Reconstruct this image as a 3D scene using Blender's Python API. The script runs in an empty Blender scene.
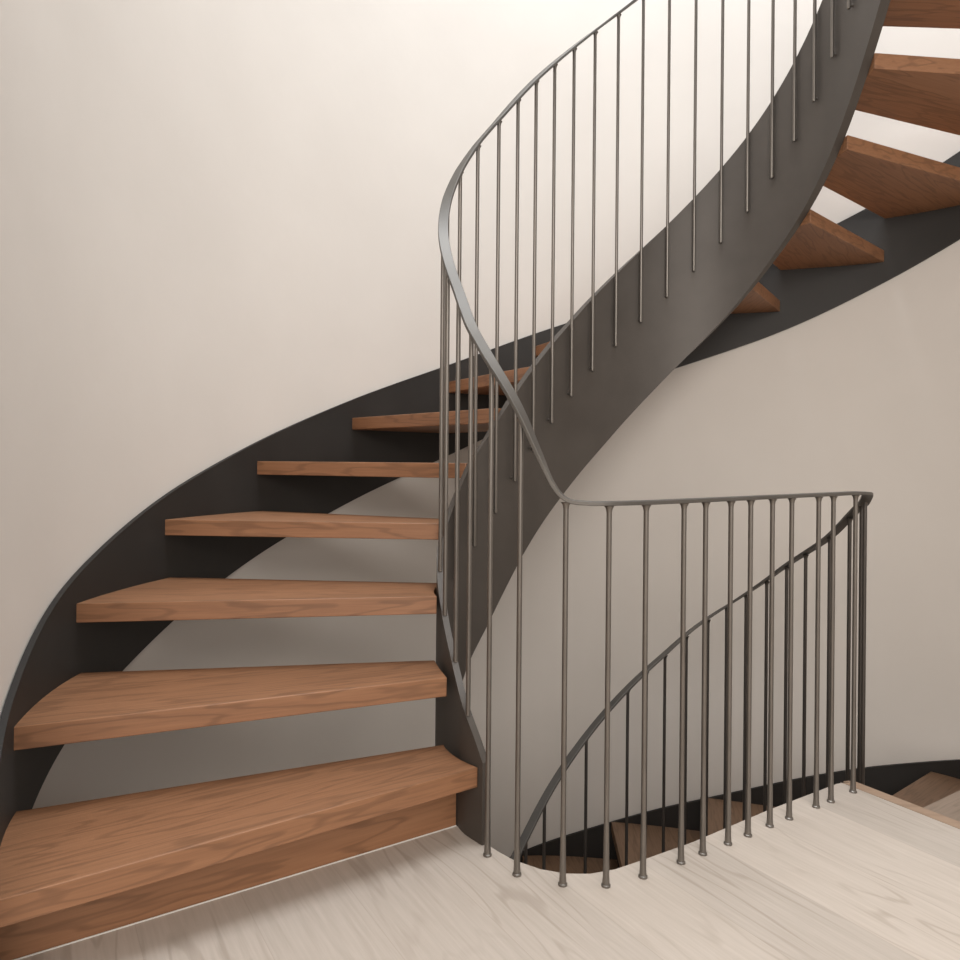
import bpy, bmesh, math, random
from mathutils import Vector, Matrix
random.seed(4)
C = bpy.context.scene.collection
S = 1.1                      # metres per drawing unit
HC = 0.9018                  # eye height
RHO = 0.18                   # riser
UX, UZ = math.cos(math.radians(32.4)), math.sin(math.radians(32.4))
def uv(u, v): return (UX*u-UZ*v, UZ*u+UX*v)

# ------------------------------------------------------------------ materials
def new_mat(name):
    m = bpy.data.materials.new(name); m.use_nodes = True
    nt = m.node_tree; b = nt.nodes['Principled BSDF']
    return m, nt, b
def N(nt, t, **kw):
    n = nt.nodes.new(t)
    for k, v in kw.items():
        if k in n.inputs: n.inputs[k].default_value = v
        else: setattr(n, k, v)
    return n
def ramp(nt, stops):
    r = nt.nodes.new('ShaderNodeValToRGB'); e = r.color_ramp.elements
    e[0].position, e[0].color = stops[0][0], (*stops[0][1], 1)
    e[1].position, e[1].color = stops[-1][0], (*stops[-1][1], 1)
    for p, c in stops[1:-1]:
        x = e.new(p); x.color = (*c, 1)
    return r
def wood(name, dark, mid, light, scale=(1.0, 9.0, 9.0), rough=.5, random_offset=True, bump=.08):
    m, nt, b = new_mat(name); L = nt.links
    tc = N(nt, 'ShaderNodeTexCoord'); oi = N(nt, 'ShaderNodeObjectInfo')
    mp = N(nt, 'ShaderNodeMapping'); mp.inputs['Scale'].default_value = scale
    mul = N(nt, 'ShaderNodeMath', operation='MULTIPLY'); mul.inputs[1].default_value = 37.0
    cx = N(nt, 'ShaderNodeCombineXYZ')
    L.new(oi.outputs['Random'], mul.inputs[0]); L.new(mul.outputs[0], cx.inputs[0]); L.new(mul.outputs[0], cx.inputs[1])
    L.new(cx.outputs[0], mp.inputs['Location']); L.new(tc.outputs['Object'], mp.inputs['Vector'])
    n1 = N(nt, 'ShaderNodeTexNoise', Scale=1.3, Detail=3.0, Roughness=.55)
    L.new(mp.outputs[0], n1.inputs['Vector'])
    # cathedral figure: thin contour lines of a slow noise, over fine pores
    m2 = N(nt, 'ShaderNodeMath', operation='MULTIPLY'); m2.inputs[1].default_value = 58.0
    L.new(n1.outputs['Fac'], m2.inputs[0])
    sn = N(nt, 'ShaderNodeMath', operation='SINE'); L.new(m2.outputs[0], sn.inputs[0])
    mr = N(nt, 'ShaderNodeMapRange'); mr.inputs['From Min'].default_value = .35; mr.inputs['From Max'].default_value = 1
    L.new(sn.outputs[0], mr.inputs['Value'])
    mp2 = N(nt, 'ShaderNodeMapping'); mp2.inputs['Scale'].default_value = (scale[0]*4, scale[1]*16, scale[2]*16)
    L.new(tc.outputs['Object'], mp2.inputs['Vector'])
    n2 = N(nt, 'ShaderNodeTexNoise', Scale=1.0, Detail=6.0, Roughness=.65); L.new(mp2.outputs[0], n2.inputs['Vector'])
    n3 = N(nt, 'ShaderNodeTexNoise', Scale=.55, Detail=2.0); L.new(mp.outputs[0], n3.inputs['Vector'])
    av = N(nt, 'ShaderNodeMix', data_type='FLOAT'); av.inputs[0].default_value = .45
    L.new(n2.outputs['Fac'], av.inputs[2]); L.new(n3.outputs['Fac'], av.inputs[3])
    r = ramp(nt, [(.3, tuple((2*q+w_)/3 for q, w_ in zip(dark, mid))), (.5, mid), (.7, light)])
    L.new(av.outputs[0], r.inputs[0])
    dk = N(nt, 'ShaderNodeMix', data_type='RGBA'); dk.inputs[7].default_value = (*[.85*q for q in dark], 1)
    ds = N(nt, 'ShaderNodeMath', operation='MULTIPLY'); ds.inputs[1].default_value = .42
    L.new(mr.outputs[0], ds.inputs[0]); L.new(ds.outputs[0], dk.inputs[0]); L.new(r.outputs[0], dk.inputs[6])
    L.new(dk.outputs[2], b.inputs['Base Color'])
    b.inputs['Roughness'].default_value = rough
    bp = N(nt, 'ShaderNodeBump', Strength=bump, Distance=.004); L.new(n2.outputs['Fac'], bp.inputs['Height'])
    L.new(bp.outputs[0], b.inputs['Normal'])
    return m
M_TREAD = wood('oiled_oak', (.130, .058, .027), (.268, .125, .060), (.330, .160, .080), (.9, 7.5, 7.5), .5)
M_LOWER = wood('shaded_oak', (.11, .062, .034), (.19, .110, .064), (.235, .142, .086), (1.1, 11.0, 11.0), .55)  # tread oak with the lower flight's shade put into its colour
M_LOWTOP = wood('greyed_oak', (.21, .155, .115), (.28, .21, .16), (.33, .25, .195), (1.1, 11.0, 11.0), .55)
M_NOSE = wood('natural_oak', (.25, .16, .105), (.33, .225, .155), (.38, .265, .19), (1.0, 9.0, 9.0), .5)

def floor_mat():
    m, nt, b = new_mat('pale_limed_oak'); L = nt.links
    tc = N(nt, 'ShaderNodeTexCoord')
    rot = N(nt, 'ShaderNodeMapping'); rot.inputs['Rotation'].default_value = (0, 0, -math.radians(32.4))
    L.new(tc.outputs['Object'], rot.inputs['Vector'])          # x -> across planks (u), y -> along planks (v)
    sx = N(nt, 'ShaderNodeSeparateXYZ'); L.new(rot.outputs[0], sx.inputs[0])
    W = .2*S; off = .995*S
    sub = N(nt, 'ShaderNodeMath', operation='SUBTRACT'); sub.inputs[1].default_value = off; L.new(sx.outputs[0], sub.inputs[0])
    dv = N(nt, 'ShaderNodeMath', operation='DIVIDE'); dv.inputs[1].default_value = W; L.new(sub.outputs[0], dv.inputs[0])
    fl = N(nt, 'ShaderNodeMath', operation='FLOOR'); L.new(dv.outputs[0], fl.inputs[0])
    fr = N(nt, 'ShaderNodeMath', operation='FRACT'); L.new(dv.outputs[0], fr.inputs[0])
    wn = N(nt, 'ShaderNodeTexWhiteNoise', noise_dimensions='1D'); L.new(fl.outputs[0], wn.inputs['W'])
    # per plank coordinate
    cx = N(nt, 'ShaderNodeCombineXYZ')
    mw = N(nt, 'ShaderNodeMath', operation='MULTIPLY'); mw.inputs[1].default_value = 23.0; L.new(wn.outputs['Value'], mw.inputs[0])
    ay = N(nt, 'ShaderNodeMath', operation='ADD'); L.new(sx.outputs[1], ay.inputs[0]); L.new(mw.outputs[0], ay.inputs[1])
    L.new(sx.outputs[0], cx.inputs[0]); L.new(ay.outputs[0], cx.inputs[1]); L.new(mw.outputs[0], cx.inputs[2])
    mp = N(nt, 'ShaderNodeMapping'); mp.inputs['Scale'].default_value = (6.5, .9, 1); L.new(cx.outputs[0], mp.inputs['Vector'])
    n1 = N(nt, 'ShaderNodeTexNoise', Scale=1.0, Detail=2.5, Roughness=.5); L.new(mp.outputs[0], n1.inputs['Vector'])
    m2 = N(nt, 'ShaderNodeMath', operation='MULTIPLY'); m2.inputs[1].default_value = 62.0; L.new(n1.outputs['Fac'], m2.inputs[0])
    sn = N(nt, 'ShaderNodeMath', operation='SINE'); L.new(m2.outputs[0], sn.inputs[0])
    pw = N(nt, 'ShaderNodeMapRange'); pw.inputs['From Min'].default_value = .72; pw.inputs['From Max'].default_value = 1.0; L.new(sn.outputs[0], pw.inputs['Value'])
    mp2 = N(nt, 'ShaderNodeMapping'); mp2.inputs['Scale'].default_value = (110, 5, 1); L.new(cx.outputs[0], mp2.inputs['Vector'])
    n2 = N(nt, 'ShaderNodeTexNoise', Scale=1.0, Detail=5.0, Roughness=.6); L.new(mp2.outputs[0], n2.inputs['Vector'])
    # broad patches so the rings only read here and there
    n3 = N(nt, 'ShaderNodeTexNoise', Scale=2.2, Detail=1.0); L.new(cx.outputs[0], n3.inputs['Vector'])
    pk = N(nt, 'ShaderNodeMapRange'); pk.inputs['From Min'].default_value = .42; pk.inputs['From Max'].default_value = .62; L.new(n3.outputs['Fac'], pk.inputs['Value'])
    ml = N(nt, 'ShaderNodeMath', operation='MULTIPLY'); L.new(pw.outputs[0], ml.inputs[0]); L.new(pk.outputs[0], ml.inputs[1])
    r = ramp(nt, [(.3, (.45, .387, .33)), (.7, (.52, .452, .394))]); L.new(n2.outputs['Fac'], r.inputs[0])
    # ring darkening
    mxa = N(nt, 'ShaderNodeMix', data_type='RGBA', blend_type='MULTIPLY'); mxa.inputs[7].default_value = (.74, .71, .68, 1)
    sc = N(nt, 'ShaderNodeMath', operation='MULTIPLY'); sc.inputs[1].default_value = .62; L.new(ml.outputs[0], sc.inputs[0])
    L.new(sc.outputs[0], mxa.inputs[0]); L.new(r.outputs[0], mxa.inputs[6])
    # plank tone
    pr = ramp(nt, [(0, (.90, .895, .89)), (1, (1.05, 1.04, 1.03))]); L.new(wn.outputs['Value'], pr.inputs[0])
    mxb = N(nt, 'ShaderNodeMix', data_type='RGBA', blend_type='MULTIPLY'); mxb.inputs[0].default_value = 1
    L.new(mxa.outputs[2], mxb.inputs[6]); L.new(pr.outputs[0], mxb.inputs[7])
    # seams
    d1 = N(nt, 'ShaderNodeMath', operation='SUBTRACT'); d1.inputs[1].default_value = .5; L.new(fr.outputs[0], d1.inputs[0])
    ab = N(nt, 'ShaderNodeMath', operation='ABSOLUTE'); L.new(d1.outputs[0], ab.inputs[0])
    sm = N(nt, 'ShaderNodeMapRange'); sm.inputs['From Min'].default_value = .4925; sm.inputs['From Max'].default_value = .4985; L.new(ab.outputs[0], sm.inputs['Value'])
    mxc = N(nt, 'ShaderNodeMix', data_type='RGBA', blend_type='MIX'); mxc.inputs[7].default_value = (.36, .30, .25, 1)
    s2 = N(nt, 'ShaderNodeMath', operation='MULTIPLY'); s2.inputs[1].default_value = .55; L.new(sm.outputs[0], s2.inputs[0])
    L.new(s2.outputs[0], mxc.inputs[0]); L.new(mxb.outputs[2], mxc.inputs[6])
    L.new(mxc.outputs[2], b.inputs['Base Color']); b.inputs['Roughness'].default_value = .6
    bp = N(nt, 'ShaderNodeBump', Strength=.12, Distance=.003); L.new(n2.outputs['Fac'], bp.inputs['Height']); L.new(bp.outputs[0], b.inputs['Normal'])
    return m
M_FLOOR = floor_mat()

def plaster(name, a, c):
    m, nt, b = new_mat(name); L = nt.links
    tc = N(nt, 'ShaderNodeTexCoord')
    n = N(nt, 'ShaderNodeTexNoise', Scale=1.7, Detail=4.0, Roughness=.55); L.new(tc.outputs['Object'], n.inputs['Vector'])
    r = ramp(nt, [(.3, a), (.7, c)]); L.new(n.outputs['Fac'], r.inputs[0]); L.new(r.outputs[0], b.inputs['Base Color'])
    b.inputs['Roughness'].default_value = .85
    n2 = N(nt, 'ShaderNodeTexNoise', Scale=24, Detail=5.0); L.new(tc.outputs['Object'], n2.inputs['Vector'])
    bp = N(nt, 'ShaderNodeBump', Strength=.04, Distance=.01); L.new(n2.outputs['Fac'], bp.inputs['Height']); L.new(bp.outputs[0], b.inputs['Normal'])
    return m
M_WALL = plaster('warm_plaster', (.64, .59, .542), (.67, .62, .572))
M_CEIL = plaster('white_plaster', (.74, .72, .69), (.78, .76, .73))

def steel(name, a, c, rough, metallic=.75):
    m, nt, b = new_mat(name); L = nt.links
    tc = N(nt, 'ShaderNodeTexCoord')
    n = N(nt, 'ShaderNodeTexNoise', Scale=5, Detail=5.0, Roughness=.6); L.new(tc.outputs['Object'], n.inputs['Vector'])
    r = ramp(nt, [(.3, a), (.7, c)]); L.new(n.outputs['Fac'], r.inputs[0]); L.new(r.outputs[0], b.inputs['Base Color'])
    rr = N(nt, 'ShaderNodeMapRange'); rr.inputs['To Min'].default_value = rough-.05; rr.inputs['To Max'].default_value = rough+.07
    L.new(n.outputs['Fac'], rr.inputs['Value']); L.new(rr.outputs[0], b.inputs['Roughness'])
    b.inputs['Metallic'].default_value = metallic
    return m
M_STEEL = steel('patinated_steel', (.074, .062, .053), (.092, .078, .067), .52, .4)
M_OUTER = steel('blackened_steel', (.024, .0205, .018), (.031, .027, .024), .58, .3)
M_RAIL = steel('bronzed_steel', (.175, .157, .140), (.22, .198, .177), .38, .82)
M_HAND = steel('bronzed_steel_flat', (.10, .09, .08), (.13, .117, .104), .5, .5)
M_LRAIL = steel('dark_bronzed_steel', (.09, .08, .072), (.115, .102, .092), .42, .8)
m, nt, b = new_mat('white_sealant'); b.inputs['Base Color'].default_value = (.75, .72, .68, 1); M_SEAL = m
nn = N(nt, 'ShaderNodeTexNoise', Scale=30); rr_ = ramp(nt, [(.3, (.70, .67, .63)), (.7, (.78, .75, .71))])
nt.links.new(nn.outputs['Fac'], rr_.inputs[0]); nt.links.new(rr_.outputs[0], b.inputs['Base Color'])

# ------------------------------------------------------------------ helpers
def tag(o, label=None, cat=None, group=None, kind=None):
    if label: o['label'] = label
    if cat: o['category'] = cat
    if group: o['group'] = group
    if kind: o['kind'] = kind
    return o
def empty(name, loc, label, cat, group=None):
    o = bpy.data.objects.new(name, None); C.objects.link(o); o.location = loc
    o.empty_display_size = .1
    return tag(o, label, cat, group)
def link(name, me, mat, parent=None, loc=(0, 0, 0), rotz=0.0, sharp=35):
    if len(me.materials) == 0: me.materials.append(mat)
    for p in me.polygons: p.use_smooth = True
    me.set_sharp_from_angle(angle=math.radians(sharp))
    o = bpy.data.objects.new(name, me); C.objects.link(o)
    if parent is not None:
        o.parent = parent; loc = Vector(loc)-parent.location
    o.location = loc; o.rotation_euler = (0, 0, rotz)
    return o
def mesh(name, verts, faces):
    me = bpy.data.meshes.new(name); me.from_pydata([tuple(v) for v in verts], [], faces)
    bm = bmesh.new(); bm.from_mesh(me); bmesh.ops.recalc_face_normals(bm, faces=bm.faces); bm.to_mesh(me); bm.free()
    me.update(); return me
def shift(verts, o): return [(v[0]-o[0], v[1]-o[1], v[2]-o[2]) for v in verts]
def catmull(P, t):
    n = len(P); i = min(max(int(math.floor(t)), 0), n-2); a = t-i
    g = lambda k: P[k] if 0 <= k < n else (tuple(2*P[0][q]-P[1][q] for q in range(len(P[0]))) if k < 0 else tuple(2*P[-1][q]-P[-2][q] for q in range(len(P[0]))))
    p0, p1, p2, p3 = g(i-1), g(i), g(i+1), g(i+2)
    return tuple(.5*(2*p1[q]+(p2[q]-p0[q])*a+(2*p0[q]-5*p1[q]+4*p2[q]-p3[q])*a*a+(3*p1[q]-p0[q]-3*p2[q]+p3[q])*a**3) for q in range(len(p1)))
def lerp_table(T, t):
    if t <= T[0][0]:
        (a, x), (b_, y) = T[0], T[1]
    elif t >= T[-1][0]:
        (a, x), (b_, y) = T[-2], T[-1]
    else:
        for k in range(len(T)-1):
            if T[k][0] <= t <= T[k+1][0]: (a, x), (b_, y) = T[k], T[k+1]; break
    return x+(y-x)*(t-a)/(b_-a)
def smooth_table(T, t, w=.45):
    return sum(lerp_table(T, t+d*w) for d in (-1, -.5, 0, .5, 1))/5

# ------------------------------------------------------------------ plan curves
BAR = [(0.0251, 1.6646), (-0.0236, 1.7622), (-0.0585, 1.862), (-0.091, 1.9541), (-0.1095, 2.0427), (-0.1018, 2.1262),
       (-0.0676, 2.1976), (-0.0152, 2.2528), (0.0508, 2.3023), (0.1137, 2.3632), (0.1778, 2.4365), (0.2475, 2.5165),
       (0.3241, 2.5939), (0.4093, 2.6621), (0.5049, 2.7181), (0.6068, 2.7593), (0.7106, 2.7778), (0.8108, 2.7719),
       (0.9033, 2.7422), (0.9834, 2.692), (1.0474, 2.6265), (1.0949, 2.5512), (1.1267, 2.4693), (1.1436, 2.3795),
       (1.149, 2.2835), (1.148, 2.187), (1.142, 2.09), (1.132, 1.994), (1.118, 1.899), (1.10, 1.804)]
J0 = -6
def bar(j): return catmull(BAR, j-J0)
def bar_off(j, off):
    a, b_ = bar(j-.02), bar(j+.02); p = bar(j)
    tx, tz = b_[0]-a[0], b_[1]-a[1]; l = math.hypot(tx, tz); tx /= l; tz /= l
    return (p[0]-tz*off, p[1]+tx*off)
OUT = {-2: uv(-.03, .30), -1: uv(-.03, .70), 0: uv(-.03, 1.08), 1: uv(-.033, 1.418), 2: (-.934, 1.462), 3: (-1.005, 1.813), 4: (-.956, 2.206), 5: (-.799, 2.602),
       6: (-.522, 2.958), 7: (-.149, 3.226), 8: (.242, 3.346), 9: (.768, 3.295), 10: (1.30, 3.155), 11: (1.672, 3.012),
       12: (1.945, 2.775), 13: uv(3.13, .9), 14: uv(3.13, .45), 15: uv(3.13, 0), 16: uv(3.13, -.45), 17: uv(3.13, -.9), 18: uv(3.13, -1.4)}
OUTP = [OUT[k] for k in range(-2, 19)]
def out(n): return catmull(OUTP, n+2)
def out_off(n, off):
    a, b_ = out(n-.02), out(n+.02); p = out(n)
    tx, tz = b_[0]-a[0], b_[1]-a[1]; l = math.hypot(tx, tz); tx /= l; tz /= l
    return (p[0]-tz*off, p[1]+tx*off)
FACE, TH = .012, .028        # bar axis to stringer face, stringer thickness
OFT = [(-6.5, -.03), (-5.5, -.006), (-4.9, .010), (-4, .011), (-3, .008), (-2, .009), (-1, .016), (0, .029), (1, FACE+TH), (30, FACE+TH)]
def bar_out(j, d=0.0):
    off = FACE+TH if j > 1.5 else smooth_table(OFT, j, .2)
    return bar_off(j, off+d)
def W(p, e): return (S*p[0], S*p[1], S*(e+HC))    # plan point + height about the eye -> world

# ------------------------------------------------------------------ setting
def poly_prism(name, pts, z0, z1, mat, label=None, kind='structure', parent=None):
    n = len(pts)
    v = [(S*p[0], S*p[1], z0) for p in pts]+[(S*p[0], S*p[1], z1) for p in pts]
    f = [tuple(range(n)), tuple(range(n, 2*n))]+[(i, (i+1) % n, n+(i+1) % n, n+i) for i in range(n)]
    o = link(name, mesh(name, v, f), mat, parent)
    if kind: o['kind'] = kind
    if label: o['label'] = label
    return o
EDGE = [(-.05, 1.798), (-.015, 1.765), (.02, 1.719), (.05, 1.682), (.083, 1.648), (.141, 1.611), (.195, 1.594), (.25, 1.594), (.308, 1.612), (.371, 1.647),
        (.517, 1.732), (.758, 1.893), (1.02, 2.056)]
# landing: riser line at v ~1.53 on the left, stair well edge, nosing on the right
r0 = uv(-.05, 1.545)
nose_in = uv(1.975, .87); nose_end = uv(1.975, .0)
land = [uv(-1.9, 1.05), uv(-.02, 1.05), uv(-.02, 1.545)]+[(-.05, 1.798)]+EDGE[1:]+[(1.037, 2.062)]+[uv(1.982, 1.19), uv(1.982, .15), uv(3.1, .15), uv(3.1, -2.2), uv(-1.9, -2.2)]
poly_prism('floor', land, -.22*S, 0, M_FLOOR, 'pale limed oak plank landing around the open stairwell')
# oak nosing strip on the right edge of the landing
nz = [(1.037, 2.062), (1.05, 2.073), (1.064, 2.076), (1.078, 2.068), uv(2.022, 1.17), uv(2.022, .15), uv(1.983, .15), uv(1.983, 1.19)]
t_ = poly_prism('trim_1', nz, -.05*S, .0006, M_NOSE, 'oak nosing strip on the right edge of the landing')
# lower storey floor
poly_prism('floor_lower', [uv(-2.2, -2.4), uv(3.4, -2.4), uv(3.4, 3.4), uv(-2.2, 3.4)], -2.70*S, -2.60*S, M_FLOOR, 'pale floor of the storey below')
# curved stairwell wall
def wall_strip(name, pts, z0, z1, mat, label, t=.12):
    v = []; f = []
    for i, p in enumerate(pts):
        a = pts[max(i-1, 0)]; b_ = pts[min(i+1, len(pts)-1)]
        tx, tz = b_[0]-a[0], b_[1]-a[1]; l = math.hypot(tx, tz); nx, nz_ = -tz/l, tx/l
        q = (p[0]+nx*t, p[1]+nz_*t)
        v += [(S*p[0], S*p[1], z0), (S*p[0], S*p[1], z1), (S*q[0], S*q[1], z1), (S*q[0], S*q[1], z0)]
    for i in range(len(pts)-1):
        a, b_ = 4*i, 4*i+4
        for k in range(4): f.append((a+k, a+(k+1) % 4, b_+(k+1) % 4, b_+k))
    f += [(0, 1, 2, 3), tuple(4*(len(pts)-1)+k for k in (3, 2, 1, 0))]
    o = link(name, mesh(name, v, f), mat, sharp=30); o['kind'] = 'structure'; o['label'] = label
    return o
WG = .017
TOP = 5.9*S
pts = [out_off(n, WG) for n in [k*.1 for k in range(5, 181)]]
wall_strip('wall_back', pts, -2.6*S, TOP, M_WALL, 'curved warm plaster wall wrapping the stairwell')
p0 = pts[0]; pe = pts[-1]
wall_strip('wall_left', [uv(-1.95, 1.08), (p0[0]-.002*UX, p0[1]-.002*UZ)], -2.6*S, TOP, M_WALL, 'plaster return wall left of the stair')
wall_strip('wall_hall', [uv(-1.95, -2.2), uv(-1.95, 1.05)], 0, 2.5*S, M_WALL, 'plaster wall at the left of the hall')
poly_prism('ceiling', [uv(-2.0, -2.3), uv(3.1, -2.3), uv(3.1, .15), uv(-2.0, .15)], 2.34*S, 2.6*S, M_CEIL, 'white hall ceiling')

# ------------------------------------------------------------------ stringers
def stringer(name, fn, t0, t1, n, etop, ebot, inner, outer, mat, parent):
    v = []; f = []
    for i in range(n+1):
        t = t0+(t1-t0)*i/n; p = fn(t, inner(t) if callable(inner) else inner); q = fn(t, outer)
        v += [W(p, ebot(t)), W(p, etop(t)), W(q, etop(t)), W(q, ebot(t))]
    for i in range(n):
        a, b_ = 4*i, 4*i+4
        for k in range(4): f.append((a+k, a+(k+1) % 4, b_+(k+1) % 4, b_+k))
    f += [(0, 1, 2, 3), tuple(4*n+k for k in (3, 2, 1, 0))]
    return link(name, mesh(name, shift(v, parent.location), f), mat, parent, parent.location, sharp=30)
IT = [(-6.3, -.85), (-5.7, -.725), (-5.4, -.668), (-5.1, -.622), (-4.8, -.585), (-4, -.51), (-3, -.41), (-2, -.302), (-1, -.215), (-.16, -.148), (.35, -.087), (1, -.005), (1.42, .045), (2.43, .148), (6.23, .518), (10.15, .935), (15, 1.445), (19, 1.865), (25, 2.48)]
IB = [(-6.3, -1.12), (-3, -1.10), (-1, -.93), (1, -.62), (2.41, -.45), (3.61, -.318), (4.85, -.197), (5.82, -.11), (7.41, .045), (10.31, .365), (12.08, .55), (13.95, .755), (16, .955), (17.12, 1.075), (20, 1.385), (25, 1.93)]
i_top = lambda t: smooth_table(IT, t, .3)
i_bot = lambda t: smooth_table(IB, t, .5)
OT = [(-.5, -.93), (1, -.665), (2.03, -.478), (2.58, -.365), (3.27, -.25), (3.93, -.124), (4.65, .0), (5.34, .128), (6.26, .3), (6.91, .418), (8.03, .6), (10.79, 1.078), (16, 2.0)]
OB = [(-.5, -1.25), (1, -.985), (2.4, -.758), (2.89, -.69), (3.59, -.586), (4.69, -.399), (5.77, -.205), (6.85, -.001), (9.39, .469), (10.64, .70), (16, 1.68)]
o_top = lambda t: smooth_table(OT, t, .3)
o_bot = lambda t: smooth_table(OB, t, .3)

# ------------------------------------------------------------------ treads
TAU = {1: -5.47, 2: -4.275, 3: -2.9, 4: -.8, 5: .951, 6: 2.43, 7: 5.4, 8: 8.0, 9: 10.4, 10: 12.8, 11: 15.0, 12: 16.5, 13: 17.95, 14: 19.6, 15: 21.3}
ON = {1: 1.0, 2: 2.0, 3: 3.0, 4: 4.0, 5: 5.0, 6: 6.0, 7: 7.0, 8: 8.0, 9: 9.0, 10: 10.0, 11: 11.0, 12: 12.13, 13: 13.3, 14: 14.2, 15: 15.2}
GAP = [(-6, 0), (-5.5, .001), (-4.9, .009), (-4.3, .02), (-3, .013), (-2, .008), (-1, .001), (30, .001)]
TK = .048
def tread(parent, e, ji, no, ji2, no2, name='tread', tk=TK, gi=.0, mat=M_TREAD):
    """wedge tread: straight front edge (ji,no), straight rear edge (ji2,no2), ends following the stringers"""
    inn = [bar_out(j_, lerp_table(GAP, j_)) for j_ in [ji+(ji2-ji)*k/6 for k in range(7)]]
    outr = [out_off(no+(no2-no)*k/8, .003) for k in range(9)]
    a, b_ = inn[0], outr[0]
    ang = math.atan2(b_[1]-a[1], b_[0]-a[0])
    cx, cz = (a[0]+b_[0])/2, (a[1]+b_[1])/2
    ca, sa = math.cos(-ang), math.sin(-ang)
    def loc(p):
        x, y = S*(p[0]-cx), S*(p[1]-cz); return (x*ca-y*sa, x*sa+y*ca)
    ring = [loc(p) for p in inn]+[loc(p) for p in reversed(outr)]
    n = len(ring)
    v = [(x, y, -tk*S) for x, y in ring]+[(x, y, 0) for x, y in ring]
    f = [tuple(range(n)), tuple(range(n, 2*n))]+[(i, (i+1) % n, n+(i+1) % n, n+i) for i in range(n)]
    o = link(name, mesh(name, v, f), mat, parent, (S*cx, S*cz, S*(e+HC)), ang, sharp=40)
    bv = o.modifiers.new('edge', 'BEVEL'); bv.width = .0022; bv.segments = 2; bv.limit_method = 'ANGLE'; bv.angle_limit = math.radians(50)
    return o

bx, bz = (-.05, 1.8)
upper = empty('staircase', (S*.2, S*2.0, 0), 'upper curved flight of oak open treads between dark steel stringers, rising from the landing', 'staircase', 'curved stair flights')
for n in range(1, 14):
    ov_i, ov_o = (.30, .07) if n < 7 else ((.2, .03), (.2, .03), (.2, .0), (.4, .0), (.75, .02), (.85, .04), (.5, .04))[n-7]
    o = tread(upper, n*RHO-HC, TAU[n], ON[n], TAU[n+1]+ov_i, ON[n+1]+ov_o)
    if n == 1: o['label'] = 'wide bottom tread just above the landing'
stringer('inner_stringer', bar_out, -5.6, 20.4, 220, i_top, i_bot, lambda t: -lerp_table([(-9, .017), (-1, .017), (8, TH), (30, TH)], t), 0, M_STEEL, upper)
stringer('outer_stringer', out_off, 1.0, 14.2, 240, o_top, o_bot, .001, .0145, M_OUTER, upper)
# closed riser under the bottom tread
def box_between(name, p, q, depth, z0, z1, mat, parent, side=1):
    L_ = math.hypot(q[0]-p[0], q[1]-p[1])*S; ang = math.atan2(q[1]-p[1], q[0]-p[0])
    d = depth*S*side
    v = [(x, y, z) for z in (0, z1-z0) for x, y in ((-L_/2, 0), (L_/2, 0), (L_/2, d), (-L_/2, d))]
    f = [(0, 1, 2, 3), (4, 5, 6, 7)]+[(i, (i+1) % 4, 4+(i+1) % 4, 4+i) for i in range(4)]
    return link(name, mesh(name, v, f), mat, parent, (S*(p[0]+q[0])/2, S*(p[1]+q[1])/2, z0), ang)
ra, rb = uv(-.036, 1.545), (-.052, 1.80)
o = box_between('riser', ra, rb, .02, 0.0, (RHO-TK)*S, M_TREAD, upper); o['label'] = 'closed oak riser board under the bottom tread'

# lower flight: same plan, continuing down under the landing
LT = [(3.47, -1.279), (4.8, -1.165), (6.88, -1.005), (8.62, -.856), (10.03, -.735), (10.83, -.657), (11.65, -.588), (14.84, -.357), (15.78, -.305), (17.13, -.238), (18.2, -.172), (19, -.122), (20, -.085)]
l_rail = lambda t: smooth_table(LT, t, .35)
lower = empty('staircase', (S*1.2, S*2.6, -2.6*S), 'lower curved flight of oak treads descending below the landing, behind the railing', 'staircase', 'curved stair flights')
low_off = -2.36
LTAU = {-1: 20.4, -2: 16.7, -3: 11.7, -4: 8.9, -5: 6.5, -6: 4.3, -7: 2.3, -8: .4}
LON = {-1: 12.6, -2: 11.5, -3: 9.42, -4: 8.72, -5: 7.93, -6: 7.1, -7: 6.2, -8: 5.2}
LE = {k: k*RHO-HC for k in LTAU}; LE.update({-2: -1.222, -3: -1.487, -4: -1.64, -5: -1.812, -6: -1.99})
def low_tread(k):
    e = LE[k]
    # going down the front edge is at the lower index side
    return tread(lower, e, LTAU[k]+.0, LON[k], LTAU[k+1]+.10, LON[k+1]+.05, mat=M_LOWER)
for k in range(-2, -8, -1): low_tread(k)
# quarter tread beside the landing
q = [uv(2.0, 1.15), uv(3.12, 1.15), uv(3.12, .2), uv(2.0, .2)]
cx, cz = uv(2.56, .66)
v = [(S*(p[0]-cx), S*(p[1]-cz), z) for z in (-TK*S, 0) for p in q]
rot = Matrix.Rotation(-math.radians(32.4), 3, 'Z'); v = [tuple(rot @ Vector(x)) for x in v]
f = [(0, 1, 2, 3), (4, 5, 6, 7)]+[(i, (i+1) % 4, 4+(i+1) % 4, 4+i) for i in range(4)]
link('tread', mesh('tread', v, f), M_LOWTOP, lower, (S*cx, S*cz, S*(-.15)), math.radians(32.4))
stringer('inner_stringer', bar_out, -4, 20.6, 200, lambda t: l_rail(t)-1.0, lambda t: max(l_rail(t)-1.58, -2.59-HC), -TH, 0, M_STEEL, lower)
LOT = [(3, -2.68), (7.83, -1.815), (8.29, -1.737), (8.95, -1.595), (9.56, -1.475), (10.03, -1.375), (10.89, -1.262), (11.5, -1.185), (12.2, -1.09), (13, -.98), (16, -.7)]
lo_top = lambda t: smooth_table(LOT, t, .3)
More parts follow.
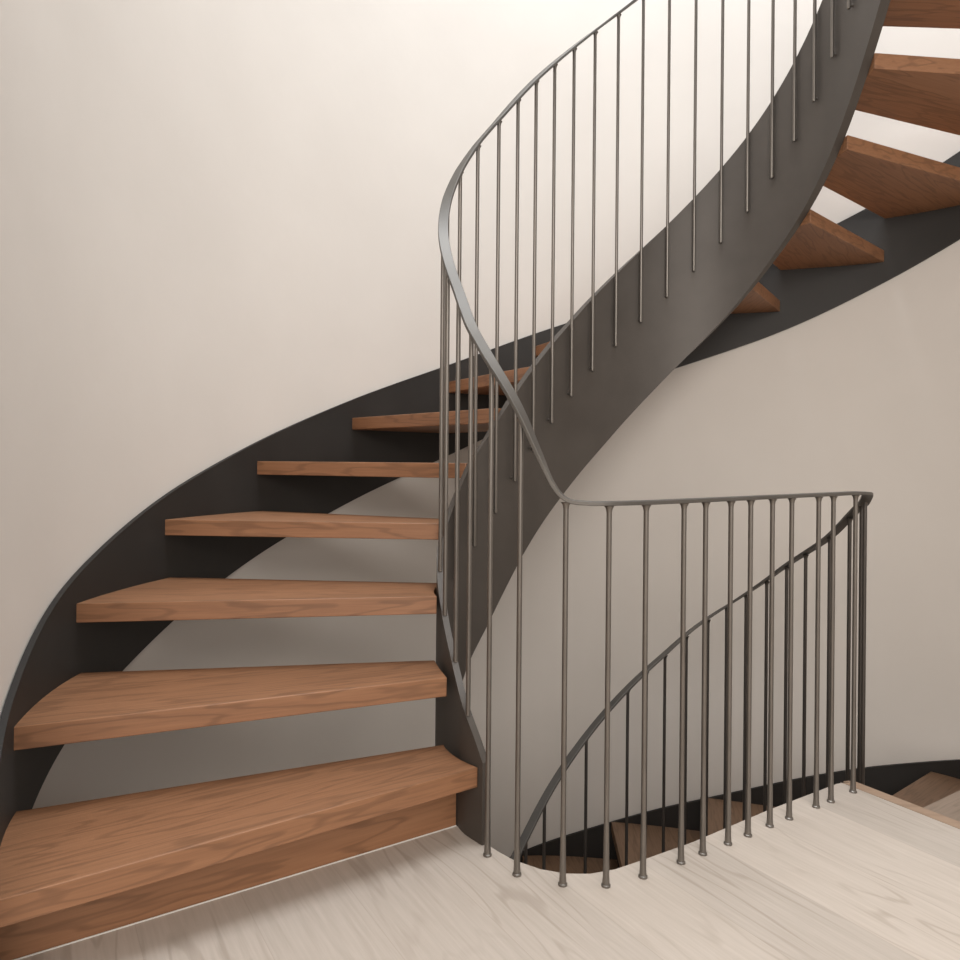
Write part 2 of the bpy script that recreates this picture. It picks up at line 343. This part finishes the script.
stringer('outer_stringer', out_off, 4, 14.5, 160, lo_top, lambda t: max(lo_top(t)-.5, -2.59-HC), .001, .0145, M_OUTER, lower)

# ------------------------------------------------------------------ railing (one continuous handrail)
L_BAR = 1.2448; E0 = -.361; DEL = .1
RT = [(-6, .222), (-5, .322), (-4, .43), (-3, .535), (-2, .645), (-1, .765), (0, .88), (1, .984), (22, 3.084)]
u_rail = lambda j: lerp_table(RT, j)
FEET = [(.089, 1.587), (.185, 1.551), (.277, 1.548), (.364, 1.583), (.463, 1.641), (.524, 1.679), (.598, 1.724), (.66, 1.764), (.732, 1.811),
        (.797, 1.85), (.896, 1.915), (.95, 1.946), (1.04, 2.005)]
FH = -.090                                   # landing rail underside about the eye
ctrl = []
for k in range(40, -13, -1): ctrl.append((*bar(k*.5), u_rail(k*.5)))
ctrl += [(.056, 1.620, .165), (.089, 1.587, .098), (.125, 1.565, .012), (.155, 1.556, -.052), (.185, 1.550, -.083), (.23, 1.546, FH)]
fh = lambda p: FH+.010*max(0, (p[0]-.3)/.74)
ctrl += [(*p, fh(p)) for p in FEET[2:]]
ctrl += [(1.068, 2.022, FH+.009), (1.093, 2.045, FH+.006), (1.113, 2.083, FH-.003), (1.130, 2.132, FH-.024), (*bar(19), -.122-.004)]
for k in range(37, 5, -1): ctrl.append((*bar(k*.5), l_rail(k*.5)))
path = []
for i in range(len(ctrl)-1):
    for a in range(5): path.append(catmull(ctrl, i+a/5))
path.append(ctrl[-1])
railing = empty('stair_railing', (S*.2, S*1.6, 0), 'thin bronze-brown steel railing with flat handrail, sweeping round the landing edge and stairs', 'railing')
RW, RTK = .029, .009
v = []; f = []
P = [Vector(W((p[0], p[1]), p[2]+.001)) for p in path]
for i, p in enumerate(P):
    t = (P[min(i+1, len(P)-1)]-P[max(i-1, 0)]).normalized()
    sd = t.cross(Vector((0, 0, 1))).normalized(); up = sd.cross(t).normalized()
    for a, b_ in ((-1, 0), (1, 0), (1, 1), (-1, 1)):
        v.append(p+sd*(a*RW*S/2)+up*(b_*RTK*S))
n = len(P)
for i in range(n-1):
    a, b_ = 4*i, 4*i+4
    for k in range(4): f.append((a+k, a+(k+1) % 4, b_+(k+1) % 4, b_+k))
f += [(0, 1, 2, 3), tuple(4*(n-1)+k for k in (3, 2, 1, 0))]
hr = link('handrail', mesh('handrail', shift(v, railing.location), f), M_HAND, railing, railing.location, sharp=30)
bv = hr.modifiers.new('edge', 'BEVEL'); bv.width = .0015; bv.segments = 2; bv.limit_method = 'ANGLE'; bv.angle_limit = math.radians(60)

def lathe(name, prof, seg=14, cap=True):
    v = []; f = []
    for r, z in prof:
        for k in range(seg):
            a = 2*math.pi*k/seg; v.append((r*math.cos(a), r*math.sin(a), z))
    for i in range(len(prof)-1):
        for k in range(seg): f.append((i*seg+k, i*seg+(k+1) % seg, (i+1)*seg+(k+1) % seg, (i+1)*seg+k))
    f += [tuple(range(seg)), tuple((len(prof)-1)*seg+k for k in range(seg))]
    return mesh(name, v, f)
R_ = .0058*S
_cache = {}
def bar_mesh(length, rounded):
    key = (round(length, 4), rounded)
    if key in _cache: return _cache[key]
    lo = [(R_*.45, 0), (R_*.85, R_*.3), (R_, R_*.9)] if rounded else [(R_, 0)]
    me = lathe('baluster', lo+[(R_, length-.014*S), (R_*1.25, length-.006*S), (R_*1.9, length)])
    _cache[key] = me; return me
foot_me = lathe('foot', [(R_*1.75, 0), (R_*1.7, .004*S), (R_*1.35, .0055*S), (R_*1.3, .014*S), (R_*1.22, .02*S), (R_*1.01, .13*S)])
pin_me = lathe('pin', [(R_*.8, 0), (R_*.8, (FACE+.004)*S), ], 10)
def baluster(p, e_bot, e_top, mode, nrm=None, mat=M_RAIL):
    ln = (e_top-e_bot)*S
    o = link('baluster', bar_mesh(ln, mode == 'pin'), mat, railing, W(p, e_bot))
    if mode == 'foot':
        ft = link('foot', foot_me, mat, None, (0, 0, 0)); ft.parent = o; ft.location = (0, 0, 0)
    if mode == 'pin':
        pn = link('pin', pin_me, mat, None); pn.parent = o; pn.location = (0, 0, .012*S)
        pn.rotation_euler = Vector((nrm[0], nrm[1], 0)).to_track_quat('Z', 'Y').to_euler()
    return o
def nrm(j):
    a, b_ = bar(j), bar_off(j, 1.0); return (b_[0]-a[0], b_[1]-a[1])
for j in range(-5, 20):
    eb = E0+DEL*j
    if j < 0: baluster(bar(j), i_top(j)-.003, u_rail(j), 'top')
    else: baluster(bar(j), eb, u_rail(j), 'pin', nrm(j))
# balusters standing on the landing
baluster((.0251, 1.6646), -HC, u_rail(-6), 'foot')
baluster(FEET[0], -HC, .098, 'foot'); baluster(FEET[1], -HC, -.083, 'foot')
for p in FEET[2:]: baluster(p, -HC, fh(p), 'foot')
# balusters of the lower flight
for j in (19.75, 19.1, 18.35, 17.13, 15.78, 14.84, 13.95, 13.1, 12.35, 11.65, 10.85, 10.05, 9.35, 8.62, 7.75, 6.88, 5.85, 4.8, 3.8):
    et = l_rail(j) if j < 19.5 else FH-.012
    p = bar(j) if j < 19.5 else (1.126, 2.118)
    baluster(p, et-L_BAR, et, 'pin', nrm(min(j, 19)), M_LRAIL)

# thin sealant line where the riser and stringer meet the landing
sp = [uv(-.012, 1.543), (-.052, 1.797)]+[bar_off(-6.9+.1*k, FACE+TH+.002) for k in range(0)]
box_between('trim_2', uv(-.012, 1.5435), (-.0515, 1.7985), 0.0022, 0.0002, .0025, M_SEAL, None, -1)['kind'] = 'structure'
bpy.data.objects['trim_2']['label'] = 'thin white joint line at the foot of the riser'

# ------------------------------------------------------------------ light
def area(name, loc, size, energy, color, target):
    l = bpy.data.lights.new(name, 'AREA'); l.shape = 'RECTANGLE'; l.size, l.size_y = size; l.energy = energy; l.color = color
    o = bpy.data.objects.new(name, l); C.objects.link(o); o.location = loc
    o.rotation_euler = (Vector(target)-Vector(loc)).to_track_quat('-Z', 'Y').to_euler(); return o
def spread(o, deg): o.data.spread = math.radians(deg)
o = area('skylight', W((.65, 1.95), 4.7), (2.3, 2.1), 188, (.88, .945, 1), W((1.45, 2.9), 1.0)); spread(o, 150)
area('hall_light', W(uv(-.2, -1.9), .45), (2.8, 2.0), 60, (1, .955, .90), W((.5, 2.4), -.3))
o = area('added_fill', W(uv(-.5, -.9), 1.2), (1.6, 1.2), 34, (1, .965, .92), W((1.4, 2.6), -.3)); spread(o, 125)  # unseen fill light, added to brighten the right wall and landing
w = bpy.data.worlds.new('World'); bpy.context.scene.world = w; w.use_nodes = True
bg = w.node_tree.nodes['Background']; bg.inputs[0].default_value = (1, .97, .93, 1); bg.inputs[1].default_value = .48

# ------------------------------------------------------------------ camera
cam = bpy.data.cameras.new('camera'); co = bpy.data.objects.new('camera', cam); C.objects.link(co)
F = 724.83; HOR = 462.69; ROLL = .008947
cam.sensor_fit = 'HORIZONTAL'; cam.sensor_width = 36; cam.lens = 36*F/960
cam.shift_y = -(480-HOR)/960; cam.clip_start = .05
co.location = (0, 0, HC*S)
co.rotation_euler = (Matrix.Rotation(math.radians(90), 3, 'X') @ Matrix.Rotation(ROLL, 3, 'Z')).to_euler()
bpy.context.scene.camera = co
vs = bpy.context.scene.view_settings; vs.view_transform = 'Standard'; vs.look = 'None'; vs.exposure = 0; vs.gamma = 1
